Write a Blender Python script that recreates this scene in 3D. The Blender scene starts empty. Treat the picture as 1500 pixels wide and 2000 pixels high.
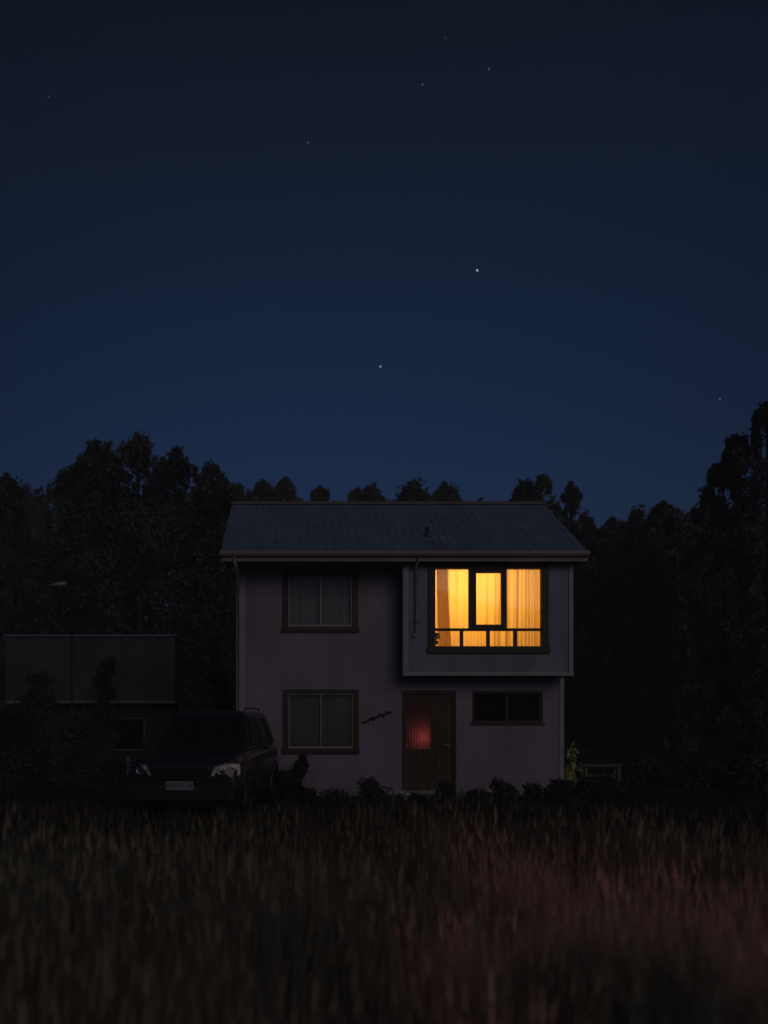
import bpy, math, random
import numpy as np
from mathutils import Vector, Matrix
R = math.radians
sc = bpy.context.scene
COL = sc.collection

# ---------------------------------------------------------------- camera
cam_d = bpy.data.cameras.new('camera')
cam = bpy.data.objects.new('camera', cam_d); COL.objects.link(cam)
cam.location = (0, 0, 1.6); cam.rotation_euler = (R(90), 0, 0)
cam_d.sensor_fit = 'AUTO'; cam_d.sensor_width = 36; cam_d.lens = 27
cam_d.shift_x = 0.085; cam_d.shift_y = 0.1985
cam_d.dof.use_dof = True; cam_d.dof.focus_distance = 15; cam_d.dof.aperture_fstop = 0.65
cam_d.clip_start = 0.05; cam_d.clip_end = 3000
sc.camera = cam

# ---------------------------------------------------------------- world: clear night sky, a low soft warm light from an unseen source behind the camera
SUN_EL, SUN_AZ = R(24), R(162)          # azimuth from +Y (ahead) clockwise
W = bpy.data.worlds.new('World'); sc.world = W; W.use_nodes = True
nt = W.node_tree; nt.nodes.clear()
wo = nt.nodes.new('ShaderNodeOutputWorld'); bg = nt.nodes.new('ShaderNodeBackground')
sky = nt.nodes.new('ShaderNodeTexSky'); sky.sky_type = 'NISHITA'; sky.sun_disc = False
sky.sun_elevation = SUN_EL; sky.sun_rotation = SUN_AZ
sky.air_density = 1.0; sky.dust_density = 0.3; sky.ozone_density = 3.0
tc = nt.nodes.new('ShaderNodeTexCoord'); sp = nt.nodes.new('ShaderNodeSeparateXYZ')
ramp = nt.nodes.new('ShaderNodeValToRGB')
nt.links.new(tc.outputs['Generated'], sp.inputs[0]); nt.links.new(sp.outputs['Z'], ramp.inputs[0])
glow = nt.nodes.new('ShaderNodeVectorMath'); glow.operation = 'DOT_PRODUCT'; glow.inputs[1].default_value = (0.135, 0.92, 0.368)
nt.links.new(tc.outputs['Generated'], glow.inputs[0])
gr = nt.nodes.new('ShaderNodeMapRange'); gr.inputs[1].default_value = 0.84; gr.inputs[2].default_value = 1.0; gr.inputs[3].default_value = 0.62; gr.inputs[4].default_value = 1.0
nt.links.new(glow.outputs['Value'], gr.inputs[0])
mul2 = nt.nodes.new('ShaderNodeMix'); mul2.data_type = 'RGBA'; mul2.blend_type = 'MULTIPLY'; mul2.inputs[0].default_value = 1
mul = nt.nodes.new('ShaderNodeMix'); mul.data_type = 'RGBA'; mul.blend_type = 'MULTIPLY'; mul.inputs[0].default_value = 1
nt.links.new(sky.outputs[0], mul.inputs[6]); nt.links.new(ramp.outputs[0], mul.inputs[7])
nt.links.new(mul.outputs[2], mul2.inputs[6]); nt.links.new(gr.outputs[0], mul2.inputs[7]); nt.links.new(mul2.outputs[2], bg.inputs[0]); nt.links.new(bg.outputs[0], wo.inputs[0])
bg.inputs[1].default_value = 0.0115   # night
def set_ramp(r, stops):
    el = r.color_ramp.elements
    while len(el) > 1: el.remove(el[-1])
    el[0].position = stops[0][0]; el[0].color = (*stops[0][1], 1)
    for p, c in stops[1:]:
        e = el.new(p); e.color = (*c, 1)
SKY_RAMP = [(0.0, (.30,.44,.62)), (.25, (.42,.65,1.05)), (.33, (.46,.65,1.06)), (.44, (.47,.69,1.03)), (.545, (.62,.72,.96)), (.68, (.65,.64,.68)), (1.0, (.85,.8,.8))]
set_ramp(ramp, SKY_RAMP)

sun_d = bpy.data.lights.new('front_light', 'SUN'); sun = bpy.data.objects.new('front_light', sun_d); COL.objects.link(sun)
sun_d.energy = 0.22; sun_d.angle = R(33); sun_d.color = (1.0, 0.79, 0.70)
d = Vector((math.sin(SUN_AZ) * math.cos(SUN_EL), math.cos(SUN_AZ) * math.cos(SUN_EL), math.sin(SUN_EL)))
sun.rotation_euler = (-d).to_track_quat('-Z', 'Y').to_euler()

sc.view_settings.view_transform = 'Standard'; sc.view_settings.look = 'None'
sc.view_settings.exposure = 0; sc.view_settings.gamma = 1
sc.render.engine = 'CYCLES'
sc.cycles.use_denoising = True
sc.cycles.max_bounces = 8; sc.cycles.transparent_max_bounces = 12
sc.cycles.sample_clamp_indirect = 0.6

# ---------------------------------------------------------------- helpers
def px(u, v, Y):                          # a point seen at photo pixel (u, v) at distance Y
    return ((u - 580) / 1500 * Y, Y, 1.6 + (1397 - v) / 1500 * Y)
def pX(u, Y): return (u - 580) / 1500 * Y
def pZ(v, Y): return 1.6 + (1397 - v) / 1500 * Y

class MB:
    def __init__(s): s.v = []; s.f = []
    def quad(s, a, b, c, d):
        n = len(s.v); s.v += [tuple(a), tuple(b), tuple(c), tuple(d)]; s.f.append((n, n+1, n+2, n+3)); return s
    def box(s, x0, x1, y0, y1, z0, z1, M=None):
        n = len(s.v)
        for x, y, z in [(x0,y0,z0),(x1,y0,z0),(x1,y1,z0),(x0,y1,z0),(x0,y0,z1),(x1,y0,z1),(x1,y1,z1),(x0,y1,z1)]:
            p = Vector((x, y, z)); p = M @ p if M else p; s.v.append(tuple(p))
        for q in [(0,3,2,1),(4,5,6,7),(0,1,5,4),(1,2,6,5),(2,3,7,6),(3,0,4,7)]: s.f.append(tuple(n+i for i in q))
        return s
    def tube(s, pts, rad, n=8, cap=True):
        pts = [Vector(p) for p in pts]; rad = rad if isinstance(rad, (list, tuple)) else [rad]*len(pts)
        base = len(s.v)
        for i, p in enumerate(pts):
            t = (pts[min(i+1, len(pts)-1)] - pts[max(i-1, 0)]).normalized()
            a = t.cross(Vector((0, 0, 1)));
            if a.length < 1e-3: a = t.cross(Vector((0, 1, 0)))
            a.normalize(); b = t.cross(a)
            for k in range(n):
                w = 2*math.pi*k/n; s.v.append(tuple(p + rad[i]*(math.cos(w)*a + math.sin(w)*b)))
        for i in range(len(pts)-1):
            for k in range(n):
                k2 = (k+1) % n; s.f.append((base+i*n+k, base+i*n+k2, base+(i+1)*n+k2, base+(i+1)*n+k))
        if cap:
            s.f.append(tuple(base+k for k in range(n))); s.f.append(tuple(base+(len(pts)-1)*n+k for k in reversed(range(n))))
        return s
    def ring_loft(s, rings, cap=True):
        base = len(s.v); n = len(rings[0])
        for r in rings: s.v += [tuple(p) for p in r]
        for i in range(len(rings)-1):
            for k in range(n):
                k2 = (k+1) % n; s.f.append((base+i*n+k, base+i*n+k2, base+(i+1)*n+k2, base+(i+1)*n+k))
        if cap:
            s.f.append(tuple(base+k for k in reversed(range(n)))); s.f.append(tuple(base+(len(rings)-1)*n+k for k in range(n)))
        return s
    def lathe(s, c, axis, prof, n=24):        # prof: (radius, offset along axis)
        axis = Vector(axis).normalized(); a = axis.orthogonal().normalized(); b = axis.cross(a); c = Vector(c)
        return s.ring_loft([[c + o*axis + r*(math.cos(2*math.pi*k/n)*a + math.sin(2*math.pi*k/n)*b) for k in range(n)] for r, o in prof])
    def build(s, name, mat, parent=None, smooth=False, bevel=0, loc=None):
        me = bpy.data.meshes.new(name); me.from_pydata(s.v, [], s.f); me.materials.append(mat)
        if smooth: me.shade_smooth()
        o = bpy.data.objects.new(name, me); COL.objects.link(o)
        if parent: o.parent = parent
        if bevel:
            m = o.modifiers.new('bevel', 'BEVEL'); m.width = bevel; m.segments = 2; m.limit_method = 'ANGLE'; m.angle_limit = R(35)
        if loc: o.location = loc
        return o

def tag(o, label=None, cat=None, group=None, kind=None):
    if label: o['label'] = label
    if cat: o['category'] = cat
    if group: o['group'] = group
    if kind: o['kind'] = kind
    return o
def empty(name, loc=(0, 0, 0), rz=0):
    o = bpy.data.objects.new(name, None); COL.objects.link(o); o.location = loc; o.rotation_euler = (0, 0, rz); o.empty_display_size = .2
    return o

def npmesh(name, verts, quads=None, tris=None, mat=None, col=None, parent=None):
    """fast mesh from numpy arrays; col: per-vertex colour attribute 'tint'"""
    me = bpy.data.meshes.new(name)
    verts = np.asarray(verts, np.float32); me.vertices.add(len(verts)); me.vertices.foreach_set('co', verts.ravel())
    loops = []; starts = []; tot = 0
    if quads is not None and len(quads):
        loops.append(quads.ravel()); starts.append(np.arange(len(quads))*4); tot = len(quads)*4
    if tris is not None and len(tris):
        loops.append(tris.ravel()); starts.append(tot + np.arange(len(tris))*3)
    L = np.concatenate(loops).astype(np.int32); S = np.concatenate(starts).astype(np.int32)
    me.loops.add(len(L)); me.loops.foreach_set('vertex_index', L)
    me.polygons.add(len(S)); me.polygons.foreach_set('loop_start', S)
    me.update(calc_edges=True); me.validate()
    if col is not None:
        a = me.color_attributes.new('tint', 'FLOAT_COLOR', 'POINT')
        a.data.foreach_set('color', np.concatenate([col, np.ones((len(col), 1))], 1).astype(np.float32).ravel())
    me.materials.append(mat)
    o = bpy.data.objects.new(name, me); COL.objects.link(o)
    if parent: o.parent = parent
    return o

# ---------------------------------------------------------------- materials
def mat(name, base, rough=0.7, metal=0.0, var=0.0, scale=4.0, bump=0.0, bscale=30.0, stretch=(1, 1, 1), spec=0.5, coat=0.0):
    m = bpy.data.materials.new(name); m.use_nodes = True; n = m.node_tree.nodes; l = m.node_tree.links
    p = n['Principled BSDF']; p.inputs['Base Color'].default_value = (*base, 1); p.inputs['Roughness'].default_value = rough
    p.inputs['Metallic'].default_value = metal; p.inputs['Specular IOR Level'].default_value = spec
    p.inputs['Coat Weight'].default_value = coat
    c = n.new('ShaderNodeTexCoord'); mp = n.new('ShaderNodeMapping'); mp.inputs['Scale'].default_value = stretch
    l.new(c.outputs['Object'], mp.inputs[0])
    if var:
        no = n.new('ShaderNodeTexNoise'); no.inputs['Scale'].default_value = scale; no.inputs['Detail'].default_value = 6
        l.new(mp.outputs[0], no.inputs[0])
        r = n.new('ShaderNodeValToRGB'); l.new(no.outputs[0], r.inputs[0])
        set_ramp(r, [(0.3, tuple(x*(1-var) for x in base)), (0.7, tuple(min(1, x*(1+var)) for x in base))])
        l.new(r.outputs[0], p.inputs['Base Color'])
    if bump:
        nb = n.new('ShaderNodeTexNoise'); nb.inputs['Scale'].default_value = bscale; nb.inputs['Detail'].default_value = 5
        l.new(mp.outputs[0], nb.inputs[0])
        b = n.new('ShaderNodeBump'); b.inputs['Strength'].default_value = bump; b.inputs['Distance'].default_value = 0.02
        l.new(nb.outputs[0], b.inputs['Height']); l.new(b.outputs[0], p.inputs['Normal'])
    return m

def siding_mat(name, base, course=0.16, axis='Z'):
    """painted lap boards: saw-tooth bump, thin dirty joint, weather streaks"""
    m = mat(name, base, rough=0.62, var=0.20, scale=1.1, stretch=(1.6, 1.6, 0.7)); n = m.node_tree.nodes; l = m.node_tree.links; p = n['Principled BSDF']
    c = n.new('ShaderNodeTexCoord'); s = n.new('ShaderNodeSeparateXYZ'); l.new(c.outputs['Object'], s.inputs[0])
    d = n.new('ShaderNodeMath'); d.operation = 'DIVIDE'; d.inputs[1].default_value = course; l.new(s.outputs[axis], d.inputs[0])
    f = n.new('ShaderNodeMath'); f.operation = 'FRACT'; l.new(d.outputs[0], f.inputs[0])
    inv = n.new('ShaderNodeMath'); inv.operation = 'SUBTRACT'; inv.inputs[0].default_value = 1; l.new(f.outputs[0], inv.inputs[1])
    b = n.new('ShaderNodeBump'); b.inputs['Strength'].default_value = 0.5; b.inputs['Distance'].default_value = 0.010
    l.new(inv.outputs[0], b.inputs['Height']); l.new(b.outputs[0], p.inputs['Normal'])
    j = n.new('ShaderNodeValToRGB'); set_ramp(j, [(0.0, (0.78,)*3), (0.05, (1,)*3), (1, (1,)*3)]); l.new(f.outputs[0], j.inputs[0])
    mx = n.new('ShaderNodeMix'); mx.data_type = 'RGBA'; mx.blend_type = 'MULTIPLY'; mx.inputs[0].default_value = 1
    src = p.inputs['Base Color'].links[0].from_socket
    l.new(src, mx.inputs[6]); l.new(j.outputs[0], mx.inputs[7]); l.new(mx.outputs[2], p.inputs['Base Color'])
    return m

def glass_mat(name, tint=(1, 1, 1), refl=1.0):
    m = bpy.data.materials.new(name); m.use_nodes = True; n = m.node_tree.nodes; l = m.node_tree.links; n.clear()
    o = n.new('ShaderNodeOutputMaterial'); t = n.new('ShaderNodeBsdfTransparent'); t.inputs[0].default_value = (*tint, 1)
    g = n.new('ShaderNodeBsdfGlossy'); g.inputs['Roughness'].default_value = 0.03
    fr = n.new('ShaderNodeFresnel'); fr.inputs[0].default_value = 1.5; mx = n.new('ShaderNodeMixShader')
    l.new(fr.outputs[0], mx.inputs[0]); l.new(t.outputs[0], mx.inputs[1]); l.new(g.outputs[0], mx.inputs[2]); l.new(mx.outputs[0], o.inputs[0])
    return m

def leaf_mat(name, base, var=0.45, trans=0.25, attr=False, scale=0.6):
    m = bpy.data.materials.new(name); m.use_nodes = True; n = m.node_tree.nodes; l = m.node_tree.links; n.clear()
    o = n.new('ShaderNodeOutputMaterial'); d = n.new('ShaderNodeBsdfDiffuse'); t = n.new('ShaderNodeBsdfTranslucent')
    mx = n.new('ShaderNodeMixShader'); mx.inputs[0].default_value = trans
    if attr:
        a = n.new('ShaderNodeAttribute'); a.attribute_name = 'tint'; src = a.outputs['Color']
    else:
        g = n.new('ShaderNodeNewGeometry'); no = n.new('ShaderNodeTexNoise'); no.inputs['Scale'].default_value = scale; no.inputs['Detail'].default_value = 4
        l.new(g.outputs['Position'], no.inputs[0]); r = n.new('ShaderNodeValToRGB'); l.new(no.outputs[0], r.inputs[0])
        set_ramp(r, [(0.35, tuple(x*(1-var) for x in base)), (0.65, tuple(x*(1+var) for x in base))]); src = r.outputs[0]
    l.new(src, d.inputs[0]); l.new(src, t.inputs[0])
    l.new(d.outputs[0], mx.inputs[1]); l.new(t.outputs[0], mx.inputs[2]); l.new(mx.outputs[0], o.inputs[0])
    return m

def cloth_mat(name, base, trans):
    m = bpy.data.materials.new(name); m.use_nodes = True; n = m.node_tree.nodes; l = m.node_tree.links; n.clear()
    o = n.new('ShaderNodeOutputMaterial'); d = n.new('ShaderNodeBsdfDiffuse'); t = n.new('ShaderNodeBsdfTranslucent')
    mx = n.new('ShaderNodeMixShader'); mx.inputs[0].default_value = trans
    c = n.new('ShaderNodeTexCoord'); mp = n.new('ShaderNodeMapping'); mp.inputs['Scale'].default_value = (14, 14, 0.35)
    no = n.new('ShaderNodeTexNoise'); no.inputs['Scale'].default_value = 3; no.inputs['Detail'].default_value = 4
    l.new(c.outputs['Object'], mp.inputs[0]); l.new(mp.outputs[0], no.inputs[0])
    r = n.new('ShaderNodeValToRGB'); set_ramp(r, [(0.30, tuple(x*(0.86, 0.80, 0.72)[i] for i, x in enumerate(base))), (0.62, base)]); l.new(no.outputs[0], r.inputs[0])
    l.new(r.outputs[0], d.inputs[0]); l.new(r.outputs[0], t.inputs[0])
    l.new(d.outputs[0], mx.inputs[1]); l.new(t.outputs[0], mx.inputs[2]); l.new(mx.outputs[0], o.inputs[0])
    return m

M = dict(
    siding=siding_mat('painted_siding', (0.240, 0.213, 0.290)),
    siding2=siding_mat('cool_grey_siding', (0.205, 0.225, 0.320)),
    trim=mat('pale_trim_paint', (0.33, 0.31, 0.375), 0.5, var=0.12, scale=3, bump=0.15),
    fascia=mat('fascia_paint', (0.30, 0.225, 0.225), 0.55, var=0.15, scale=2, bump=0.1, stretch=(0.5, 3, 3)),
    dark=mat('dark_brown_frame', (0.035, 0.024, 0.020), 0.55, var=0.3, scale=6, bump=0.2),
    alu=mat('aluminium_sash', (0.34, 0.31, 0.30), 0.45, metal=0.2, var=0.1),
    roof=mat('dark_roof_sheet', (0.145, 0.205, 0.305), 0.6, metal=0.0, var=0.18, scale=2.2, bump=0.12, bscale=60),
    soffit=mat('soffit_board', (0.2, 0.17, 0.16), 0.7, var=0.15),
    concrete=mat('concrete', (0.30, 0.29, 0.27), 0.9, var=0.25, scale=5, bump=0.5),
    door=mat('door_timber', (0.075, 0.040, 0.028), 0.6, var=0.35, scale=5, bump=0.3, stretch=(6, 1, 0.5)),
    black=mat('black_plastic', (0.02, 0.02, 0.02), 0.5, var=0.2),
    blind=mat('window_blind', (0.19, 0.19, 0.19), 0.8, var=0.12, scale=3),
    blind2=mat('dim_blind', (0.11, 0.11, 0.105), 0.85, var=0.2, scale=2.5),
    room=mat('room_plaster', (0.72, 0.60, 0.42), 0.9, var=0.05),
    inner=mat('unlit_room', (0.12, 0.11, 0.10), 0.9, var=0.1),
    iron=mat('blackened_iron', (0.03, 0.03, 0.035), 0.5, metal=0.6, var=0.2, bump=0.2),
    glass=glass_mat('window_glass'),
    bark=mat('bark', (0.04, 0.034, 0.03), 0.9, var=0.35, scale=6, bump=0.8, stretch=(3, 3, 0.6)),
    wood=mat('weathered_wood', (0.15, 0.14, 0.12), 0.8, var=0.3, scale=5, bump=0.4, stretch=(0.6, 5, 5)),
    darkwood=mat('tarred_boards', (0.035, 0.032, 0.030), 0.8, var=0.3, scale=4, bump=0.4, stretch=(6, 6, 0.6)),
    sheet=mat('pale_sheet_cladding', (0.05, 0.06, 0.072), 0.8, var=0.28, scale=0.9, bump=0.2),
)

# ================================================================ GROUND
gm = mat('soil_and_thatch', (0.055, 0.046, 0.034), 0.95, var=0.5, scale=1.8, bump=0.8, bscale=14)
nx, ny = 90, 110
gx = np.linspace(-1, 1, nx); gy = np.linspace(0, 1, ny)
GX, GY = np.meshgrid(np.sign(gx)*np.abs(gx)**1.8*400, -12 + gy**1.8*900)
GZ = 0.035*np.sin(GX*1.3)*np.cos(GY*0.9) * (GY < 13.5) * (np.abs(GX) < 20) - 0.02
GZ[(np.abs(GX) < 14) & (GY > 13) & (GY < 20)] = -0.0
vv = np.stack([GX.ravel(), GY.ravel(), GZ.ravel()], 1)
i0 = (np.arange(ny-1)[:, None]*nx + np.arange(nx-1)[None, :]).ravel()
ground = npmesh('ground', vv, np.stack([i0, i0+1, i0+nx+1, i0+nx], 1), mat=gm); tag(ground, kind='structure')

# ================================================================ HOUSE
YF = 15.30; YB = 18.95; X0, X1 = pX(470, YF), pX(1100, YF)
BY = 14.78; BX0, BX1 = pX(790, BY), pX(1118, BY); BZ0 = pZ(1317, BY)
EY = 14.50; EX0, EX1 = pX(430, EY), pX(1150, EY); EZ = pZ(1076, EY)      # eave edge, top of gutter line
RY = EY/0.847; RZ = pZ(983, RY)
WT = 4.62                                                                    # wall top
house = tag(empty('two_storey_house', ((X0+X1)/2, (YF+YB)/2, 0)), 'pale two storey house with a single lit upstairs window and dark low pitched roof', 'house')
HI = Matrix.Translation(house.location).inverted()
def hp(mb, name, m, parent=None, **k):
    """part of the house: the mesh is in world coordinates, moved into its parent's frame"""
    o = mb.build(name, m, None, **k); o.parent = parent or house; o.matrix_parent_inverse = HI if parent is None else Matrix.Identity(4)
    if parent is not None: o.matrix_parent_inverse = parent.matrix_world.inverted() if parent.type == 'EMPTY' else Matrix.Identity(4)
    return o

def wall_panel(mb, x0, x1, z0, z1, y0, y1, holes):
    """upright slab facing -Y with rectangular openings and their reveals"""
    xs = sorted({x0, x1, *[h[0] for h in holes], *[h[1] for h in holes]}); zs = sorted({z0, z1, *[h[2] for h in holes], *[h[3] for h in holes]})
    def solid(i, k):
        if i < 0 or k < 0 or i >= len(xs)-1 or k >= len(zs)-1: return False
        cx, cz = (xs[i]+xs[i+1])/2, (zs[k]+zs[k+1])/2
        return not any(h[0] < cx < h[1] and h[2] < cz < h[3] for h in holes)
    for i in range(len(xs)-1):
        for k in range(len(zs)-1):
            if not solid(i, k): continue
            a, b, c, e = xs[i], xs[i+1], zs[k], zs[k+1]
            mb.quad((a,y0,c),(b,y0,c),(b,y0,e),(a,y0,e)); mb.quad((b,y1,c),(a,y1,c),(a,y1,e),(b,y1,e))
            if not solid(i-1, k): mb.quad((a,y1,c),(a,y0,c),(a,y0,e),(a,y1,e))
            if not solid(i+1, k): mb.quad((b,y0,c),(b,y1,c),(b,y1,e),(b,y0,e))
            if not solid(i, k-1): mb.quad((a,y1,c),(b,y1,c),(b,y0,c),(a,y0,c))
            if not solid(i, k+1): mb.quad((a,y0,e),(b,y0,e),(b,y1,e),(a,y1,e))
    return mb
def rect(u0, u1, v0, v1, Y): return (pX(u0, Y), pX(u1, Y), pZ(v1, Y), pZ(v0, Y))     # x0 x1 z0 z1

W_UP = rect(560, 691, 1112, 1226, YF); W_LO = rect(560, 693, 1352, 1464, YF)
DOOR = (pX(785, YF), pX(891, YF), 0.03, pZ(1349, YF)); VENT = rect(922, 1060, 1350, 1412, YF)
BAYH = (BX0+0.12, X1-0.10, BZ0+0.15, WT-0.12)
BWIN = rect(842, 1066, 1104, 1272, BY)

mb = MB(); wall_panel(mb, X0, X1, 0.0, WT, YF, YF+0.16, [W_UP, W_LO, DOOR, VENT, BAYH]); hp(mb, 'wall', M['siding'])
# gable ends and back
for xs_, nm in ((X0, 'wall'), (X1, 'wall')):
    s = 1 if xs_ == X1 else -1; xi = xs_ - s*0.16; mb = MB(); pk = RZ - 0.12
    A = [(YF+0.16, 0), (YB, 0), (YB, WT), (RY, pk), (YF+0.16, WT)]
    a = [(xs_, y, z) for y, z in A]; b = [(xi, y, z) for y, z in A]; n = 5
    mb.v = a + b; mb.f = [tuple(range(5)), tuple(reversed(range(5, 10)))] + [(i, i+5, (i+1) % 5+5, (i+1) % 5) for i in range(5)]
    hp(mb, 'side_wall', M['siding'])
hp(MB().box(X0+0.16, X1-0.16, YB-0.16, YB, 0, WT), 'back_wall', M['siding'])
hp(MB().box(X0-0.03, X1+0.03, YF-0.03, YB+0.03, -0.25, 0.10), 'plinth', M['concrete'], bevel=0.01)
hp(MB().box(X0+0.17, BX0-0.02, YF+0.17, YB-0.17, 2.30, 2.42), 'floor_slab', M['inner'])
hp(MB().box(BX0+0.02, BX0+0.10, YF+0.17, YB-0.17, 2.43, WT-0.05), 'partition', M['inner'])
# corner boards
hp(MB().box(X0-0.012, X0+0.085, YF-0.022, YF-0.002, 0.11, WT-0.08), 'corner_board', M['trim'], bevel=0.004)
hp(MB().box(X0-0.034, X0-0.014, YF-0.022, YF+0.09, 0.11, WT-0.08), 'corner_board', M['trim'], bevel=0.004)
hp(MB().box(X1-0.085, X1+0.012, YF-0.022, YF-0.002, 0.11, BZ0-0.06), 'corner_board', M['trim'], bevel=0.004)

# upstairs bay (projects over the entrance)
mb = MB(); wall_panel(mb, BX0, BX1, BZ0, WT, BY, BY+0.12, [BWIN]); hp(mb, 'bay_wall', M['siding2'])
hp(MB().box(BX0, BX0+0.12, BY+0.12, YF-0.002, BZ0, WT), 'bay_side', M['siding2'])
hp(MB().box(BX1-0.12, BX1, BY+0.12, YF-0.002, BZ0, WT), 'bay_side', M['siding2'])
hp(MB().box(BX0+0.12, BX1-0.12, BY+0.12, YF+0.15, BZ0+0.02, BZ0+0.14), 'bay_floor', M['soffit'])
hp(MB().box(BX0-0.02, BX1+0.02, BY-0.024, BY-0.002, BZ0-0.03, BZ0+0.045), 'bay_trim', M['trim'], bevel=0.004)
hp(MB().box(BX0-0.012, BX0+0.075, BY-0.022, BY-0.002, BZ0+0.048, WT-0.12), 'corner_board', M['trim'], bevel=0.004)
hp(MB().box(BX1-0.075, BX1+0.012, BY-0.022, BY-0.002, BZ0+0.048, WT-0.12), 'corner_board', M['trim'], bevel=0.004)
hp(MB().box(BX0-0.034, BX0-0.014, BY-0.022, BY+0.08, BZ0-0.03, WT-0.12), 'corner_board', M['trim'], bevel=0.004)

# roof: two ribbed metal slopes
def slope(ya, za, yb, zb, nm):
    mb = MB(); pit = 0.16; x = EX0 + 0.02; dy, dz = yb-ya, zb-za; L = math.hypot(dy, dz); ny_, nz_ = -dz/L, dy/L
    if nz_ < 0: ny_, nz_ = -ny_, -nz_
    prof = []
    while x < EX1 - 0.02:
        for q, h in ((0, 0), (0.06, 0), (0.078, 0.012), (0.102, 0.012), (0.12, 0)):
            if x+q < EX1-0.02: prof.append((x+q, h))
        x += pit
    prof.append((EX1-0.02, 0))
    n = len(prof)
    for y, z, off in ((ya, za, 0), (yb, zb, 0), (ya, za, -0.03), (yb, zb, -0.03)):
        for x_, h in prof: 
            hh = h if off == 0 else 0
            mb.v.append((x_, y + ny_*(hh+off), z + nz_*(hh+off)))
    for i in range(n-1):
        mb.f.append((i, i+1, n+i+1, n+i)); mb.f.append((2*n+i, 3*n+i, 3*n+i+1, 2*n+i+1)); mb.f.append((i, 2*n+i, 2*n+i+1, i+1))
    mb.f.append((0, n, 3*n, 2*n)); mb.f.append((n-1, 3*n-1, 4*n-1, 2*n-1))
    return hp(mb, nm, M['roof'])
rf = slope(EY, EZ, RY, RZ, 'roof'); slope(2*RY-EY, EZ, RY, RZ, 'roof')
mb = MB(); mb.ring_loft([[(x, RY-0.13, RZ-0.045), (x, RY-0.13, RZ-0.03), (x, RY, RZ+0.045), (x, RY+0.13, RZ-0.03), (x, RY+0.13, RZ-0.045), (x, RY, RZ+0.02)] for x in (EX0, (EX0+EX1)/2, EX1)])
hp(mb, 'ridge_cap', mat('ridge_cap_metal', (0.22, 0.19, 0.19), 0.5, var=0.12))
vp = px(834, 1060, EY+0.7); vz = EZ + (RZ-EZ)*0.7/(RY-EY)
hp(MB().tube([(vp[0], EY+0.7, vz-0.05), (vp[0], EY+0.7, vz+0.15)], 0.032, 12).tube([(vp[0], EY+0.7, vz+0.15), (vp[0], EY+0.7, vz+0.18)], [0.05, 0.04], 12), 'vent_pipe', M['iron'])
# fascia, gutter, soffit, barge boards
hp(MB().box(EX0+0.02, EX1-0.02, EY+0.02, EY+0.045, EZ-0.19, EZ-0.035), 'fascia', M['fascia'])
gp = [(-0.085, -0.012), (-0.085, -0.065), (-0.055, -0.105), (0.0, -0.110), (0.015, -0.10), (0.015, -0.012), (0.008, -0.012), (0.008, -0.094), (-0.05, -0.098), (-0.077, -0.062), (-0.077, -0.012)]
mb = MB(); mb.ring_loft([[(x, EY+0.003+a, EZ+b) for a, b in gp] for x in (EX0, EX1)]); hp(mb, 'gutter', M['fascia'])
hp(MB().box(EX0+0.05, EX1-0.05, EY+0.048, YF-0.004, EZ-0.175, EZ-0.155) , 'soffit', M['soffit'])
for xx in (EX0, EX1-0.03):
    for ya, yb in ((EY+0.05, RY), (2*RY-EY-0.05, RY)):
        za = EZ + (RZ-EZ)*0.02; mb = MB()
        mb.ring_loft([[(x, ya, za-0.17), (x, yb, RZ-0.17), (x, yb, RZ-0.035), (x, ya, za-0.035)] for x in (xx, xx+0.03)]); hp(mb, 'barge_board', M['fascia'])
# wall top closing strip in shade above bay
# downpipes
g = px(458, 1092, EY); mb = MB(); mb.tube([(g[0], EY-0.03, EZ-0.10), (g[0], EY-0.03, EZ-0.20), (g[0]+0.03, EY+0.12, EZ-0.34), (X0-0.07, YF+0.05, EZ-0.55), (X0-0.07, YF+0.12, EZ-0.7), (X0-0.07, YF+0.12, 0.1)], 0.035, 10)
hp(mb, 'downpipe', M['trim'], smooth=True)
xd = pX(812, BY); mb = MB(); mb.tube([(xd, EY-0.03, EZ-0.105), (xd, EY-0.02, EZ-0.16), (xd, BY-0.05, EZ-0.30), (xd, BY-0.05, pZ(1235, BY)), (xd-0.05, BY-0.05, pZ(1243, BY))], 0.026, 10)
dp = hp(mb, 'downpipe', M['trim'], smooth=True)
for v in (1135, 1215): hp(MB().box(xd-0.05, xd+0.05, BY-0.03, BY-0.002, pZ(v, BY)-0.015, pZ(v, BY)+0.015), 'bracket', M['iron'])

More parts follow.
